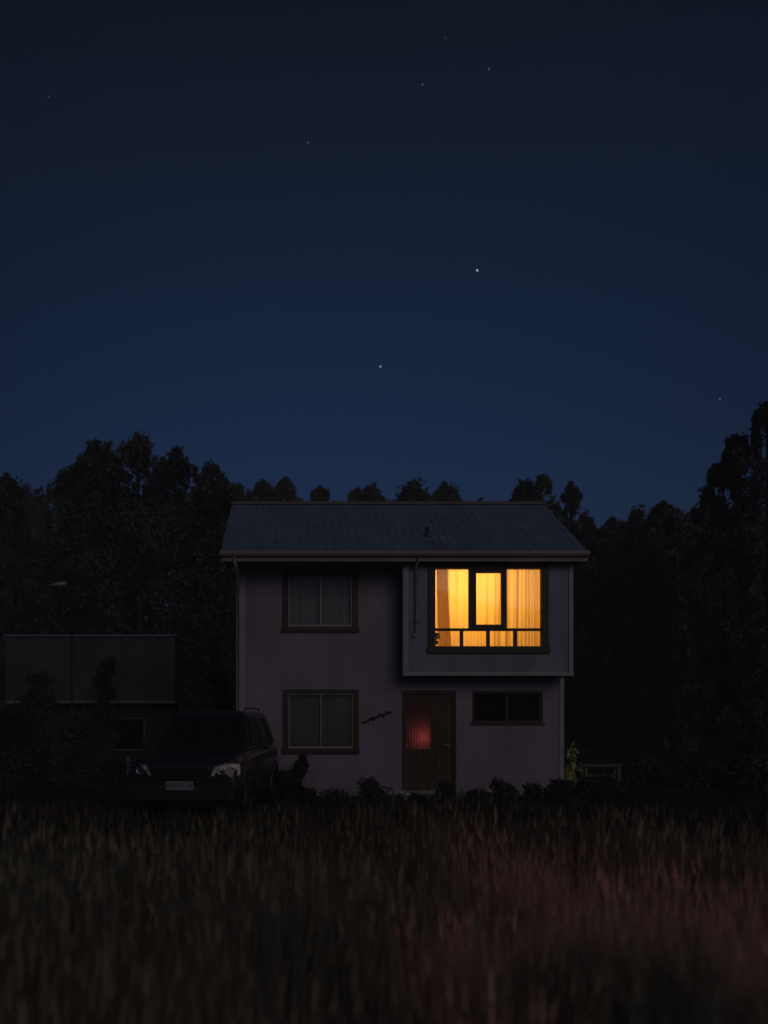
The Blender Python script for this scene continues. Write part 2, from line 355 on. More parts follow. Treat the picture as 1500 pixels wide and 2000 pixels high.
# ---- windows
def dark_window(r, trim, mull_u, Y, blind_m, blinds, inner=True):
    x0, x1, z0, z1 = r; w = empty('window'); w.parent = house; w.location = ((x0+x1)/2 - house.location.x, Y - house.location.y, (z0+z1)/2); 
    bpy.context.view_layer.update()
    t = trim; mb = MB()      # outer dark casing, proud of the wall
    mb.box(x0-t, x1+t, Y-0.035, Y+0.06, z1-0.02, z1+t-0.02); mb.box(x0-t-0.02, x1+t+0.02, Y-0.06, Y+0.06, z0-t, z0+0.02)
    mb.box(x0-t, x0+0.03, Y-0.034, Y+0.058, z0+0.021, z1-0.021); mb.box(x1-0.03, x1+t, Y-0.034, Y+0.058, z0+0.021, z1-0.021)
    hp(mb, 'frame', M['dark'], w, bevel=0.004)
    a, b, c, e = x0+0.035, x1-0.035, z0+0.025, z1-0.025; s = 0.022; mb = MB()
    mb.box(a, b, Y+0.0, Y+0.05, c, c+s*1.6); mb.box(a, b, Y, Y+0.05, e-s, e); mb.box(a, a+s, Y+0.001, Y+0.049, c+s*1.6, e-s); mb.box(b-s, b, Y+0.001, Y+0.049, c+s*1.6, e-s)
    xm = pX(mull_u, Y); mb.box(xm-s*0.55, xm+s*0.55, Y-0.004, Y+0.046, c+s*1.6, e-s); hp(mb, 'sash', M['alu'], w, bevel=0.002)
    for p, q in ((a+s, xm-s*0.55), (xm+s*0.55, b-s)):
        hp(MB().box(p, q, Y+0.02, Y+0.026, c+s*1.6, e-s), 'pane', M['glass'], w)
    for (p, q, zz, mm) in blinds:
        bm = MB(); n = 26; rows = 2          # softly pleated blind
        for i in range(n):
            xa, xb = p+(q-p)*i/n, p+(q-p)*(i+1)/n; ya, yb = Y+0.11+0.012*math.sin(i*1.9)+0.006*math.sin(i*0.7), Y+0.11+0.012*math.sin((i+1)*1.9)+0.006*math.sin((i+1)*.7)
            bm.quad((xa, ya, zz), (xb, yb, zz), (xb, yb, e+0.02), (xa, ya, e+0.02))
        hp(bm, 'blind', mm, w)
    if inner:
        hp(MB().box(x0-0.1, x1+0.1, YF+0.5, YF+0.52, z0-0.1, z1+0.1), 'backing', M['inner'], w)
    return w
bpy.context.view_layer.update()
dark_window(W_UP, 0.085, 626, YF, M['blind'], [(W_UP[0]+.02, W_UP[1]-.02, W_UP[2]-0.02, M['blind'])])
dark_window(W_LO, 0.075, 627, YF, M['blind2'], [(W_LO[0]+.02, pX(627, YF), W_LO[2]-0.02, M['blind2']), (pX(627, YF)+0.005, W_LO[1]-.02, W_LO[2]-.02, M['blind2'])])

# small dark high window right of the door
w = empty('small_window'); w.parent = house; w.location = ((VENT[0]+VENT[1])/2-house.location.x, YF-house.location.y, VENT[2]); bpy.context.view_layer.update()
x0, x1, z0, z1 = VENT; mb = MB(); mb.box(x0, x1, YF+0.03, YF+0.09, z1-0.045, z1); mb.box(x0, x1, YF+0.03, YF+0.09, z0, z0+0.045)
mb.box(x0, x0+0.045, YF+0.031, YF+0.089, z0+0.045, z1-0.045); mb.box(x1-0.045, x1, YF+0.031, YF+0.089, z0+0.045, z1-0.045); xm = (x0+x1)/2; mb.box(xm-0.02, xm+0.02, YF+0.032, YF+0.088, z0+0.045, z1-0.045)
hp(mb, 'frame', M['dark'], w, bevel=0.003)
hp(MB().box(x0+.045, x1-.045, YF+0.05, YF+0.056, z0+.045, z1-.045), 'pane', mat('dark_glass', (0.010, 0.010, 0.012), 0.45, spec=0.05), w)
hp(MB().box(x0-0.04, x1+0.04, YF-0.05, YF+0.029, z0-0.035, z0-0.001), 'sill', M['dark'], w, bevel=0.004)

# ---- lit window
w = empty('lit_window'); w.parent = house; w.location = ((BWIN[0]+BWIN[1])/2-house.location.x, BY-house.location.y, (BWIN[2]+BWIN[3])/2); tag(w, 'glowing amber upstairs window with dark frame, centre sash and four small lower panes'); bpy.context.view_layer.update()
x0, x1, z0, z1 = BWIN; Y = BY; mb = MB()
def bxu(u0, u1, v0, v1, ya, yb): mb.box(pX(u0, Y), pX(u1, Y), ya, yb, pZ(v1, Y), pZ(v0, Y))
# casing
bxu(836, 1071, 1098, 1111, Y-0.035, Y+0.09); bxu(834, 1073, 1262.5, 1276, Y-0.055, Y+0.09)
bxu(836, 850, 1111, 1262.5, Y-0.034, Y+0.088); bxu(1057, 1071, 1111, 1262.5, Y-0.034, Y+0.088); hp(mb, 'frame', M['dark'], w, bevel=0.004)
mb = MB(); bxu(850, 1057, 1227, 1232, Y-0.002, Y+0.08)                                   # transom
bxu(916, 923, 1111, 1227, Y, Y+0.078); bxu(984, 990, 1111, 1227, Y, Y+0.078)              # mullions
for u in (899, 951, 1004): bxu(u, u+6, 1232, 1262.5, Y, Y+0.078)
hp(mb, 'mullion', M['dark'], w, bevel=0.002)
mb = MB(); bxu(923.5, 983.5, 1111.5, 1119, Y-0.022, Y+0.05); bxu(923.5, 983.5, 1220, 1227-.4, Y-0.022, Y+0.05); bxu(923.5, 930, 1119, 1220, Y-0.021, Y+0.049); bxu(979, 983.5, 1119, 1220, Y-0.021, Y+0.049)
hp(mb, 'opening_sash', M['dark'], w, bevel=0.003)
for q in ((850, 916, 1111, 1227), (930, 979, 1119, 1220), (990, 1057, 1111, 1227), (850, 899, 1232, 1262.5), (905, 951, 1232, 1262.5), (957, 1004, 1232, 1262.5), (1010, 1057, 1232, 1262.5)):
    mb = MB(); bxu(*q, Y+0.03, Y+0.036); hp(mb, 'pane', M['glass'], w)

# lit room behind
rx0, rx1, ry0, ry1, rz0, rz1 = BX0+0.13, BX1-0.14, YF+0.17, YB-0.25, BZ0+0.14, WT-0.06
mb = MB()
hp(MB().quad((rx0,ry0,rz0),(rx1,ry0,rz0),(rx1,ry1,rz0),(rx0,ry1,rz0)), 'room_floor', mat('room_floor_boards', (0.36, 0.16, 0.06), 0.5, var=0.2)); mb.quad((rx0,BY+.13,rz1),(rx1,BY+.13,rz1),(rx1,ry1,rz1),(rx0,ry1,rz1))
mb.quad((rx0,ry1,rz0),(rx1,ry1,rz0),(rx1,ry1,rz1),(rx0,ry1,rz1)); mb.quad((rx0,ry0,rz0),(rx0,ry1,rz0),(rx0,ry1,rz1),(rx0,ry0,rz1)); mb.quad((rx1,ry0,rz0),(rx1,ry1,rz0),(rx1,ry1,rz1),(rx1,ry0,rz1))
hp(mb, 'room_lining', M['room'])
lp = bpy.data.lights.new('room_lamp_light', 'POINT'); lp.energy = 192; lp.color = (1.0, 0.54, 0.10); lp.shadow_soft_size = 0.12
lo = bpy.data.objects.new('room_lamp_light', lp); COL.objects.link(lo); lo.location = ((rx0+rx1)/2-0.35, YF+0.85, rz1-0.30)
lamp = tag(empty('pendant_lamp', (lo.location.x, lo.location.y, rz1)), 'pendant ceiling lamp lighting the upstairs room behind the curtains', 'lamp')
MB().tube([(0, 0, 0), (0, 0, -0.12)], 0.006, 6).build('cord', M['black'], lamp); MB().lathe((0, 0, -0.20), (0, 0, 1), [(0.16, 0), (0.158, 0.0), (0.05, 0.08), (0.03, 0.1)], 20).build('lamp_shade', M['trim'], lamp)

def curtain(name, label, fx0, fx1, ztop, zbot, y, seed, m, nf, amp, group=None):
    """pleated hanging cloth between edge curves fx0(t), fx1(t), t from 0 at the rail to 1 at the hem"""
    rnd = random.Random(seed); n = nf*10; rows = 24; V = []; ph = [rnd.uniform(0, 6.28) for _ in range(6)]
    wob = [rnd.uniform(-0.4, 0.4) for _ in range(nf+2)]
    for j in range(rows+1):
        t = j/rows; a, b = fx0(t), fx1(t)
        for i in range(n+1):
            s = i/n; sw = s + 0.012*math.sin(9*s+ph[0])+0.006*math.sin(31*s+ph[1]) + 0.01*t*math.sin(5*s+ph[2])
            k = 2*math.pi*nf*sw + wob[int(s*nf)]*0
            d = math.sin(k)*(0.55+0.45*math.sin(6.3*s*2+ph[3]+t*1.2)) + 0.3*math.sin(2.7*k+ph[4])
            V.append((a+(b-a)*s, y + amp*d*(0.6+0.5*t), ztop+(zbot-ztop)*t))
    f = [(j*(n+1)+i, j*(n+1)+i+1, (j+1)*(n+1)+i+1, (j+1)*(n+1)+i) for j in range(rows) for i in range(n)]
    mb = MB(); mb.v = V; mb.f = f; o = mb.build(name, m, smooth=True); tag(o, label, 'curtain', group); return o
sheer = cloth_mat('amber_curtain_cloth', (0.93, 0.74, 0.40), 0.62); drape = cloth_mat('amber_drape_cloth', (0.97, 0.84, 0.66), 0.86)
Yc = BY+0.20; zt, zb = BWIN[3]+0.07, BZ0+0.19
A = lambda u: pX(u, Yc)
curtain('curtain', 'sheer amber curtain spread across the whole lit upstairs window', lambda t: A(838), lambda t: A(1072), zt, zb, Yc, 5, sheer, 13, 0.032)
curtain('curtain', 'gathered amber drape hanging at the left side of the lit window', lambda t: A(858+6*t), lambda t: A(878+10*t*t), zt, zb, Yc+0.10, 7, drape, 4, 0.035)
curtain('curtain', 'amber drape flaring out at the right edge of the lit window', lambda t: A(1054-14*t*t), lambda t: A(1078), zt, zb, Yc+0.09, 9, drape, 3, 0.02)

# pot plant on the inner sill, dark against the light
hpz = BZ0+0.16
pl = tag(empty('pot_plant', (pX(851, BY+0.13), BY+0.13, pZ(1268, BY+.13)-0.07)), 'dark pot plant silhouetted in the lower left corner of the lit window', 'plant')
MB().lathe((0, 0, 0), (0, 0, 1), [(0.05, 0), (0.068, 0.10), (0.075, 0.10), (0.075, 0.125), (0.06, 0.125)], 18).build('pot', mat('plant_pot', (0.12, 0.05, 0.03), 0.7), pl)
rnd = random.Random(4); mb = MB()
for k in range(70):
    a = rnd.uniform(0, 6.28); rr = rnd.uniform(0, 0.075); h = 0.15+rnd.uniform(0, 0.23); c = Vector((rr*math.cos(a)+0.01, rr*math.sin(a)*0.35, h)); u_ = Vector((rnd.gauss(0, 1), rnd.gauss(0, .4), rnd.gauss(0, 1))).normalized()*0.028; v_ = u_.cross(Vector((rnd.gauss(0, 1), rnd.gauss(0, 1), 0.3))).normalized()*0.018
    mb.quad(c-u_, c-v_, c+u_, c+v_)
mb.build('leaves', leaf_mat('pot_plant_leaf', (0.02, 0.035, 0.015)), pl)

# ---- door
dr = empty('door'); dr.parent = house; dr.location = ((DOOR[0]+DOOR[1])/2-house.location.x, YF-house.location.y, 0); tag(dr, 'dark brown front door with a red glow behind its glazed panel'); bpy.context.view_layer.update()
x0, x1, z0, z1 = DOOR; mb = MB()
mb.box(x0, x1, YF+0.02, YF+0.14, z1-0.07, z1); mb.box(x0, x0+0.06, YF+0.02, YF+0.14, z0, z1-0.07); mb.box(x1-0.06, x1, YF+0.02, YF+0.14, z0, z1-0.07)
hp(mb, 'door_frame', M['dark'], dr, bevel=0.004)
G = rect(794, 842, 1374, 1463, YF); yl = YF+0.06
mb = MB(); wall_panel(mb, x0+0.062, x1-0.062, z0+0.01, z1-0.075, yl, yl+0.045, [G])
hp(mb, 'leaf', M['door'], dr)
mb = MB()
for k in range(1, 8):
    xk = x0+0.062+(x1-x0-0.124)*k/8
    if not (G[0] < xk < G[1]): mb.box(xk-0.006, xk+0.006, yl-0.008, yl-0.001, z0+0.06, z1-0.12)
    else: mb.box(xk-0.006, xk+0.006, yl-0.008, yl-0.001, z0+0.06, G[2]-0.02)
hp(mb, 'moulding', M['dark'], dr)
mb = MB(); n = 44        # reeded glass
for i in range(n):
    a, b = G[0]+(G[1]-G[0])*i/n, G[0]+(G[1]-G[0])*(i+1)/n; mb.quad((a, yl+0.02+0.006*math.sin(i*1.3), G[2]), (b, yl+0.02+0.006*math.sin((i+1)*1.3), G[2]), (b, yl+0.02+0.006*math.sin((i+1)*1.3), G[3]), (a, yl+0.02+0.006*math.sin(i*1.3), G[3]))
hp(mb, 'pane', cloth_mat('frosted_reeded_glass', (0.30, 0.26, 0.26), 0.8), dr)
MBh = MB(); MBh.tube([(x1-0.13, yl-0.05, 1.0), (x1-0.13, yl-0.05, 1.0), (x1-0.25, yl-0.055, 1.0)], 0.011, 8); MBh.tube([(x1-0.13, yl-0.05, 1.0), (x1-0.13, yl, 1.0)], 0.012, 8)
hp(MBh, 'handle', M['alu'], dr)
hp(MB().box(x0+0.02, x1-0.02, YF-0.02, YF+0.14, 0.0, 0.029), 'threshold', M['concrete'], dr)
rl = bpy.data.lights.new('red_hall_light', 'POINT'); rl.energy = 1.0; rl.color = (1.0, 0.17, 0.15); rl.shadow_soft_size = 0.03
ro = bpy.data.objects.new('red_hall_light', rl); COL.objects.link(ro); ro.location = (pX(828, YF), YF+0.27, pZ(1440, YF))
nl = tag(empty('night_light', (pX(828, YF), YF+0.38, pZ(1440, YF))), 'small red night light glowing behind the glazed panel of the front door', 'lamp')
MB().box(-0.03, 0.03, -0.012, 0.02, -0.05, 0.05).build('base', M['black'], nl, bevel=0.005)
hp(MB().box(x0-0.3, x1+0.3, YF+1.3, YF+1.32, 0, 2.25), 'hall_wall', M['inner'])
step = tag(MB().box(-0.62, 0.62, -0.42, 0.42, 0, 0.06).build('doorstep', M['concrete'], bevel=0.01), 'low concrete step in front of the front door', 'step'); step.location = ((x0+x1)/2, YF-0.46, -0.005)
st = tag(MB().lathe((0, 0, 0), (0, 0, 1), [(0.012, 0), (0.035, 0.008), (0.04, 0.022), (0.028, 0.036), (0.01, 0.042)], 9).build('stone', mat('pale_stone', (0.8, 0.78, 0.74), 0.5, var=0.1), smooth=True), 'small pale stone on the step at the left of the door', 'stone'); st.location = (pX(799, 14.6), 14.75, 0.056); st.scale = (1.4, 1, 1)

# wrought iron branch ornament between lower window and door
orn = tag(empty('wall_ornament', (pX(735, YF), YF-0.03, pZ(1401, YF))), 'dark slanting branch shaped iron ornament on the wall between lower window and door', 'ornament')
pts = [(-0.29, 0, -0.10), (-0.20, 0, -0.085), (-0.1, 0, -0.02), (0.0, 0, -0.005), (0.1, 0, 0.05), (0.2, 0, 0.07), (0.29, 0, 0.12)]
MB().tube(pts, [0.012, .018, .022, .022, .02, .016, .008], 8).build('stem', M['iron'], orn, smooth=True)
for (x, z, a, s) in ((-0.2, -0.085, 200, .08), (-0.14, -0.05, 60, .07), (-0.03, -0.01, 250, .07), (0.05, 0.02, 80, .08), (0.12, 0.055, 300, .08), (0.2, 0.07, 20, .09), (0.22, 0.075, 95, .07), (0.27, 0.11, 340, .06)):
    c, s_ = math.cos(R(a)), math.sin(R(a)); L = s; wd = s*0.3
    P = [(x, z), (x+c*L*.5-s_*wd, z+s_*L*.5+c*wd), (x+c*L, z+s_*L), (x+c*L*.5+s_*wd, z+s_*L*.5-c*wd)]
    MB().ring_loft([[(p, y, q) for p, q in P] for y in (-0.008, 0.004)]).build('leaf', M['iron'], orn)

# ================================================================ NEIGHBOUR BUILDING (left, behind the car)
NY = 24.0; nx0, nx1 = pX(12, NY), pX(342, NY)
nb = tag(empty('outbuilding', ((nx0+nx1)/2, NY+2, 0)), 'low flat roofed outbuilding with pale upper cladding in the dark left of the house', 'building'); NB = nb.location
def npart(mb, name, m, parent=None, **k):
    o = mb.build(name, m, parent or nb, **k); o.matrix_parent_inverse = Matrix.Translation(-NB); return o
zt_, zl = pZ(1243, NY), pZ(1371, NY)
mb = MB(); k = 0; x = nx0
while x < nx1-0.01:
    xe = min(x+0.9, nx1); mb.box(x, xe-0.008, NY+0.004*(k % 2), NY+0.05, zl, zt_); x = xe; k += 1
npart(mb, 'upper_cladding', M['sheet'])
npart(MB().box(nx0+0.02, nx1-0.02, NY+0.051, NY+1.9, zl+0.02, zt_-0.02), 'upper_storey', M['darkwood'])
npart(MB().box(nx0-0.06, nx1+0.06, NY-0.06, NY+1.95, zt_, zt_+0.05), 'roof', M['roof'])
npart(MB().box(nx0, nx1, NY-0.02, NY-0.002, zl-0.035, zl+0.03), 'edge_trim', mat('dull_trim', (0.24, 0.2, 0.19), 0.7, var=0.2))
wn = rect(203, 283, 1402, 1466, NY+0.5)
mb = MB(); wall_panel(mb, nx0+0.8, nx1-0.15, 0, zl-0.04, NY+0.5, NY+0.62, [wn]); npart(mb, 'lower_wall', M['darkwood'])
npart(MB().box(nx0+0.8, nx1-0.15, NY+0.63, NY+1.8, 0, zl-0.04), 'lower_storey', M['darkwood'])
a, b, c, e = wn; mb = MB(); f_ = 0.045; mb.box(a, b, NY+0.47, NY+0.56, e-f_, e); mb.box(a, b, NY+0.47, NY+0.56, c, c+f_); mb.box(a, a+f_, NY+0.471, NY+0.559, c+f_, e-f_); mb.box(b-f_, b, NY+0.471, NY+0.559, c+f_, e-f_)
fr = npart(mb, 'window', mat('dull_window_frame', (0.14, 0.14, 0.13), 0.7)); o = MB().box(a+f_, b-f_, NY+0.52, NY+0.525, c+f_, e-f_).build('pane', bpy.data.materials['dark_glass'], fr)

# ================================================================ STREET LAMP (unlit) far left
LY = 20.0; hx0, hz = pX(96, LY), pZ(1141, LY); hx1 = pX(131, LY)
sl = tag(empty('street_lamp', (hx1+0.12, LY, 0)), 'unlit street lamp with a pale head above the outbuilding at far left', 'street lamp')
MB().tube([(0, 0, 0), (0, 0, 2.5), (0, 0, hz+0.02)], [0.036, 0.03, 0.024], 10).build('pole', M['darkwood'], sl, smooth=True)
MB().tube([(0, 0, hz-0.02), (-0.08, 0, hz+0.02), (-0.16, 0, hz+0.015)], 0.02, 8).build('arm', M['iron'], sl, smooth=True)
rg = []
for t, w_, h_ in ((0, 0.035, 0.03), (0.08, 0.085, 0.065), (0.2, 0.10, 0.065), (0.34, 0.075, 0.035), (0.46, 0.02, 0.012)):
    rg.append([(-0.12-t, w_*math.cos(2*math.pi*k/14), hz+0.01-t*0.10+h_*math.sin(2*math.pi*k/14)) for k in range(14)])
MB().ring_loft(rg).build('lamp_head', mat('lamp_head_shell', (0.32, 0.32, 0.34), 0.4, var=0.1), sl, smooth=True)

# ================================================================ CAR
car = tag(empty('parked_car', (-1.67, 11.05, 0), R(-7)), 'dark compact off road car parked facing us beside the house', 'car')
paint = mat('dark_car_paint', (0.022, 0.022, 0.026), 0.32, metal=0.0, var=0.3, scale=3, bump=0.02, coat=0.4)
cglass = mat('tinted_car_glass', (0.012, 0.014, 0.018), 0.08, spec=0.6)
tyre = mat('tyre_rubber', (0.02, 0.02, 0.02), 0.9, bump=0.3); rimm = mat('wheel_rim', (0.35, 0.35, 0.36), 0.35, metal=0.8)
HW = 0.86
# lower body: rings along length, local y runs to the rear
def ring(y, hw, z0, z1, tum=0.04, nseg=4):
    c = 0.10; pts = [(-hw+0.05, z0), (-hw, z0+0.10), (-hw-0.01+0.0, (z0+z1)/2), (-hw+0.02, z1-c), (-hw+tum+c*0.9, z1-0.01), (-hw*0.45, z1+0.015), (0, z1+0.022), (hw*0.45, z1+0.015), (hw-tum-c*0.9, z1-0.01), (hw-0.02, z1-c), (hw+0.01, (z0+z1)/2), (hw, z0+0.10), (hw-0.05, z0)]
    return [(x, y, z) for x, z in pts]
st_ = [(0.0, 0.76, 0.34, 0.80), (0.03, 0.80, 0.30, 0.90), (0.10, 0.835, 0.27, 0.945), (0.35, HW, 0.26, 0.985), (0.95, HW+0.005, 0.26, 1.03), (1.2, HW+0.005, 0.26, 1.05), (2.2, HW+0.01, 0.26, 1.06), (3.3, HW+0.005, 0.28, 1.08), (3.9, HW-0.02, 0.30, 1.07), (4.05, HW-0.08, 0.36, 1.02)]
MB().ring_loft([ring(*s) for s in st_]).build('body', paint, car, smooth=False, bevel=0.015)
# greenhouse
def cab(y, hw, z): return [(-hw, y, z), (-hw*0.5, y-0.03 if y < 2 else y+0.02, z), (hw*0.5, y-0.03 if y < 2 else y+0.02, z), (hw, y, z)]
bt = [(-0.76, 1.12, 1.04), (0.76, 1.12, 1.04), (0.78, 3.98, 1.05), (-0.78, 3.98, 1.05)]
tp = [(-0.63, 1.72, 1.62), (0.63, 1.72, 1.62), (0.64, 3.62, 1.62), (-0.64, 3.62, 1.62)]
tp2 = [(-0.50, 1.86, 1.675), (0.50, 1.86, 1.675), (0.50, 3.45, 1.665), (-0.50, 3.45, 1.665)]
mb = MB(); mb.ring_loft([bt, tp, tp2]); mb.build('cabin', paint, car, bevel=0.05)
def face_panel(mb, P, s0, s1, t0, t1, off=0.006):
    """inset pane on the bilinear face P (bottom-left, bottom-right, top-right, top-left)"""
    P = [Vector(p) for p in P]; n = (P[1]-P[0]).cross(P[3]-P[0]).normalized()
    def pt(s, t): return (P[0].lerp(P[1], s)).lerp(P[3].lerp(P[2], s), t) + n*off
    a, b, c, e = pt(s0, t0), pt(s1, t0), pt(s1, t1), pt(s0, t1); mb.quad(a, b, c, e); q = n*0.004
    mb.quad(b-q*0, a-q*0, a-q, b-q)
ws = MB(); face_panel(ws, [bt[0], bt[1], tp[1], tp[0]], 0.06, 0.94, 0.06, 0.93, 0.012); ws.build('windscreen', cglass, car)
rw = MB(); face_panel(rw, [bt[2], bt[3], tp[3], tp[2]], 0.08, 0.92, 0.12, 0.9, 0.012); rw.build('rear_window', cglass, car)
for P in ([bt[1], bt[2], tp[2], tp[1]], [bt[3], bt[0], tp[0], tp[3]]):
    rng = ((0.10, 0.40), (0.43, 0.70), (0.73, 0.93))
    if P[0] == bt[3]: rng = tuple((1-b, 1-a) for a, b in rng)
    for a, b in rng:
        m2 = MB(); face_panel(m2, P, a, b, 0.10, 0.86, 0.012); m2.build('side_window', cglass, car)
# front details: grille, bumper, lights, plate
MB().box(-0.78, 0.78, -0.055, 0.06, 0.36, 0.60).build('bumper', M['black'], car, bevel=0.03)
mb = MB(); 
for k in range(4): mb.box(-0.40, 0.40, -0.035, -0.005, 0.68+k*0.05, 0.705+k*0.05)
mb.build('grille', M['black'], car, bevel=0.004)
chrome = mat('lamp_reflector', (0.85, 0.84, 0.88), 0.22, metal=0.85, bump=0.4, bscale=22); lens = glass_mat('lamp_lens')
def headlight(s, dull):
    P = [(0.44, 0.73), (0.82, 0.72), (0.855, 0.78), (0.845, 0.90), (0.64, 0.915), (0.50, 0.87)]
    h = empty('headlight'); h.parent = car
    rgs = []
    for y, k in ((-0.012, 1.0), (0.03, 0.97)): rgs.append([(s*(0.6+(x-0.6)*k), y + (0.11 if x > 0.7 else 0.0)*((x-0.7)/0.15), 0.81+(z-0.81)*k) for x, z in (P if s > 0 else P[::-1])])
    MB().ring_loft(rgs).build('housing', mat('lamp_housing', (0.85, 0.78, 0.90), 0.35, metal=0.0, var=0.35, scale=14) if not dull else mat('hazed_lamp', (0.50, 0.46, 0.54), 0.4, metal=0.0, var=0.35, scale=14), h, bevel=0.004)
    for cx, r_ in ((0.60, 0.056), (0.73, 0.050)):
        MB().lathe((s*cx, -0.016+(0.05 if cx > .65 else 0), 0.81), (0, -1, 0), [(r_*0.25, -0.05), (r_*0.6, -0.035), (r_*0.92, -0.008), (r_, 0.0), (r_*1.1, 0.0), (r_*1.1, -0.02)], 20).build('reflector', chrome, h, smooth=True)
    lz = []
    for y, k in ((-0.02, 1.03), (-0.034, 0.97)): lz.append([(s*(0.6+(x-0.6)*k), y + (0.11 if x > 0.7 else 0.0)*((x-0.7)/0.15), 0.81+(z-0.81)*k) for x, z in (P if s > 0 else P[::-1])])
    MB().ring_loft(lz).build('lens', lens, h)
headlight(1, False); headlight(-1, True)
amber = mat('amber_lens', (0.30, 0.11, 0.02), 0.25, var=0.2)
for s in (1, -1): MB().box(s*0.845-0.025, s*0.845+0.02, 0.16, 0.215, 0.915, 0.985).build('indicator', amber, car, bevel=0.008)
plate = MB().box(-0.20, 0.20, -0.075, -0.062, 0.53, 0.655).build('number_plate', mat('plate_white', (0.28, 0.28, 0.32), 0.4, var=0.12, scale=20), car, bevel=0.003)
def text(body, size, loc, m, parent, rot=(R(90), 0, 0)):
    c = bpy.data.curves.new('plate_text', 'FONT'); c.body = body; c.size = size; c.align_x = 'CENTER'; c.align_y = 'CENTER'; c.extrude = 0.001
    o = bpy.data.objects.new('plate_text', c); COL.objects.link(o); o.location = loc; o.rotation_euler = rot; bpy.context.view_layer.update()
    me = bpy.data.meshes.new_from_object(o.evaluated_get(bpy.context.evaluated_depsgraph_get())); me.materials.clear(); me.materials.append(m)
    p = bpy.data.objects.new('plate_text', me); COL.objects.link(p); p.location = loc; p.rotation_euler = rot; p.parent = parent; bpy.data.objects.remove(o); return p
text('BW-TZ 73', 0.085, (0, -0.0765, 0.592), M['black'], plate)
for s in (1, -1):
    MB().box(-0.09, 0.09, -0.03, 0.03, -0.065, 0.065).build('mirror', M['black'], car, bevel=0.025, loc=(s*0.98, 1.32, 1.12))
    for y in (0.78, 3.25):
        wcx = s*(HW-0.10); wh = empty('wheel'); wh.parent = car; wh.location = (wcx, y, 0.34)
        MB().lathe((0, 0, 0), (s, 0, 0), [(0.20, -0.10), (0.325, -0.11), (0.34, -0.07), (0.34, 0.07), (0.325, 0.11), (0.22, 0.115), (0.20, 0.09)], 32).build('tyre', tyre, wh, smooth=True)
        mr = MB(); mr.lathe((0, 0, 0), (s, 0, 0), [(0.199, 0.02), (0.205, 0.095), (0.17, 0.09), (0.16, 0.04), (0.03, 0.06), (0.028, 0.10), (0.005, 0.10)], 24); mr.build('rim', rimm, wh, smooth=True)
    a = []
    for y in (0.78, 3.25):
        mr = MB(); rr = [[(s*(HW-0.02+o_), y+r_*math.cos(R(w)), 0.34+r_*math.sin(R(w))) for (o_, r_) in ((0, 0.36), (0.045, 0.365), (0.045, 0.43), (0, 0.44))] for w in range(-10, 191, 10)]
        mr.ring_loft(rr).build('wheel_arch', M['black'], car)
for s in (-1, 1): MB().tube([(s*0.15-0.05, 1.10, 1.07), (s*0.15+0.32, 1.22, 1.17)], 0.008, 6).build('wiper', M['black'], car)
for s in (-1, 1): MB().tube([(s*0.55, 1.95, 1.685), (s*0.56, 2.05, 1.72), (s*0.56, 3.3, 1.715), (s*0.55, 3.4, 1.68)], 0.013, 6).build('roof_rail', M['black'], car)
MB().tube([(0.60, 1.75, 1.64), (0.62, 1.95, 2.0)], 0.003, 5).build('aerial', M['black'], car)

# ================================================================ FOLIAGE
def leaves_in(rs, centers, radii, per, size, shell=0.45, droop=0.0):
    """leaf-sized diamonds scattered through ellipsoidal clumps"""
    C = np.repeat(centers, per, 0); Rr = np.repeat(radii, per, 0); n = len(C)
    d = rs.normal(size=(n, 3)); d /= np.linalg.norm(d, axis=1)[:, None]; r = rs.uniform(0, 1, n)**shell*(1+np.abs(rs.normal(0, 0.24, n)))
    P = C + d*r[:, None]*Rr
    a = rs.normal(size=(n, 3)); a[:, 2] += 0.4; a /= np.linalg.norm(a, axis=1)[:, None]; b = np.cross(a, rs.normal(size=(n, 3))); b /= np.linalg.norm(b, axis=1)[:, None]
    s = size*rs.uniform(0.6, 1.35, n)[:, None]
    V = np.stack([P-a*s, P-b*s*0.5, P+a*s, P+b*s*0.5], 1).reshape(-1, 3); F = np.arange(n*4).reshape(-1, 4)
    return V, F

LM = [leaf_mat('dark_foliage', (0.095, 0.108, 0.10)), leaf_mat('olive_foliage', (0.10, 0.108, 0.095)), leaf_mat('blue_green_foliage', (0.088, 0.108, 0.104)),
      leaf_mat('shrub_foliage', (0.085, 0.093, 0.08)), leaf_mat('lit_yellow_green', (0.62, 0.68, 0.26), var=0.35, trans=0.4)]  # last leaf colour is far paler: light on the plant is painted in

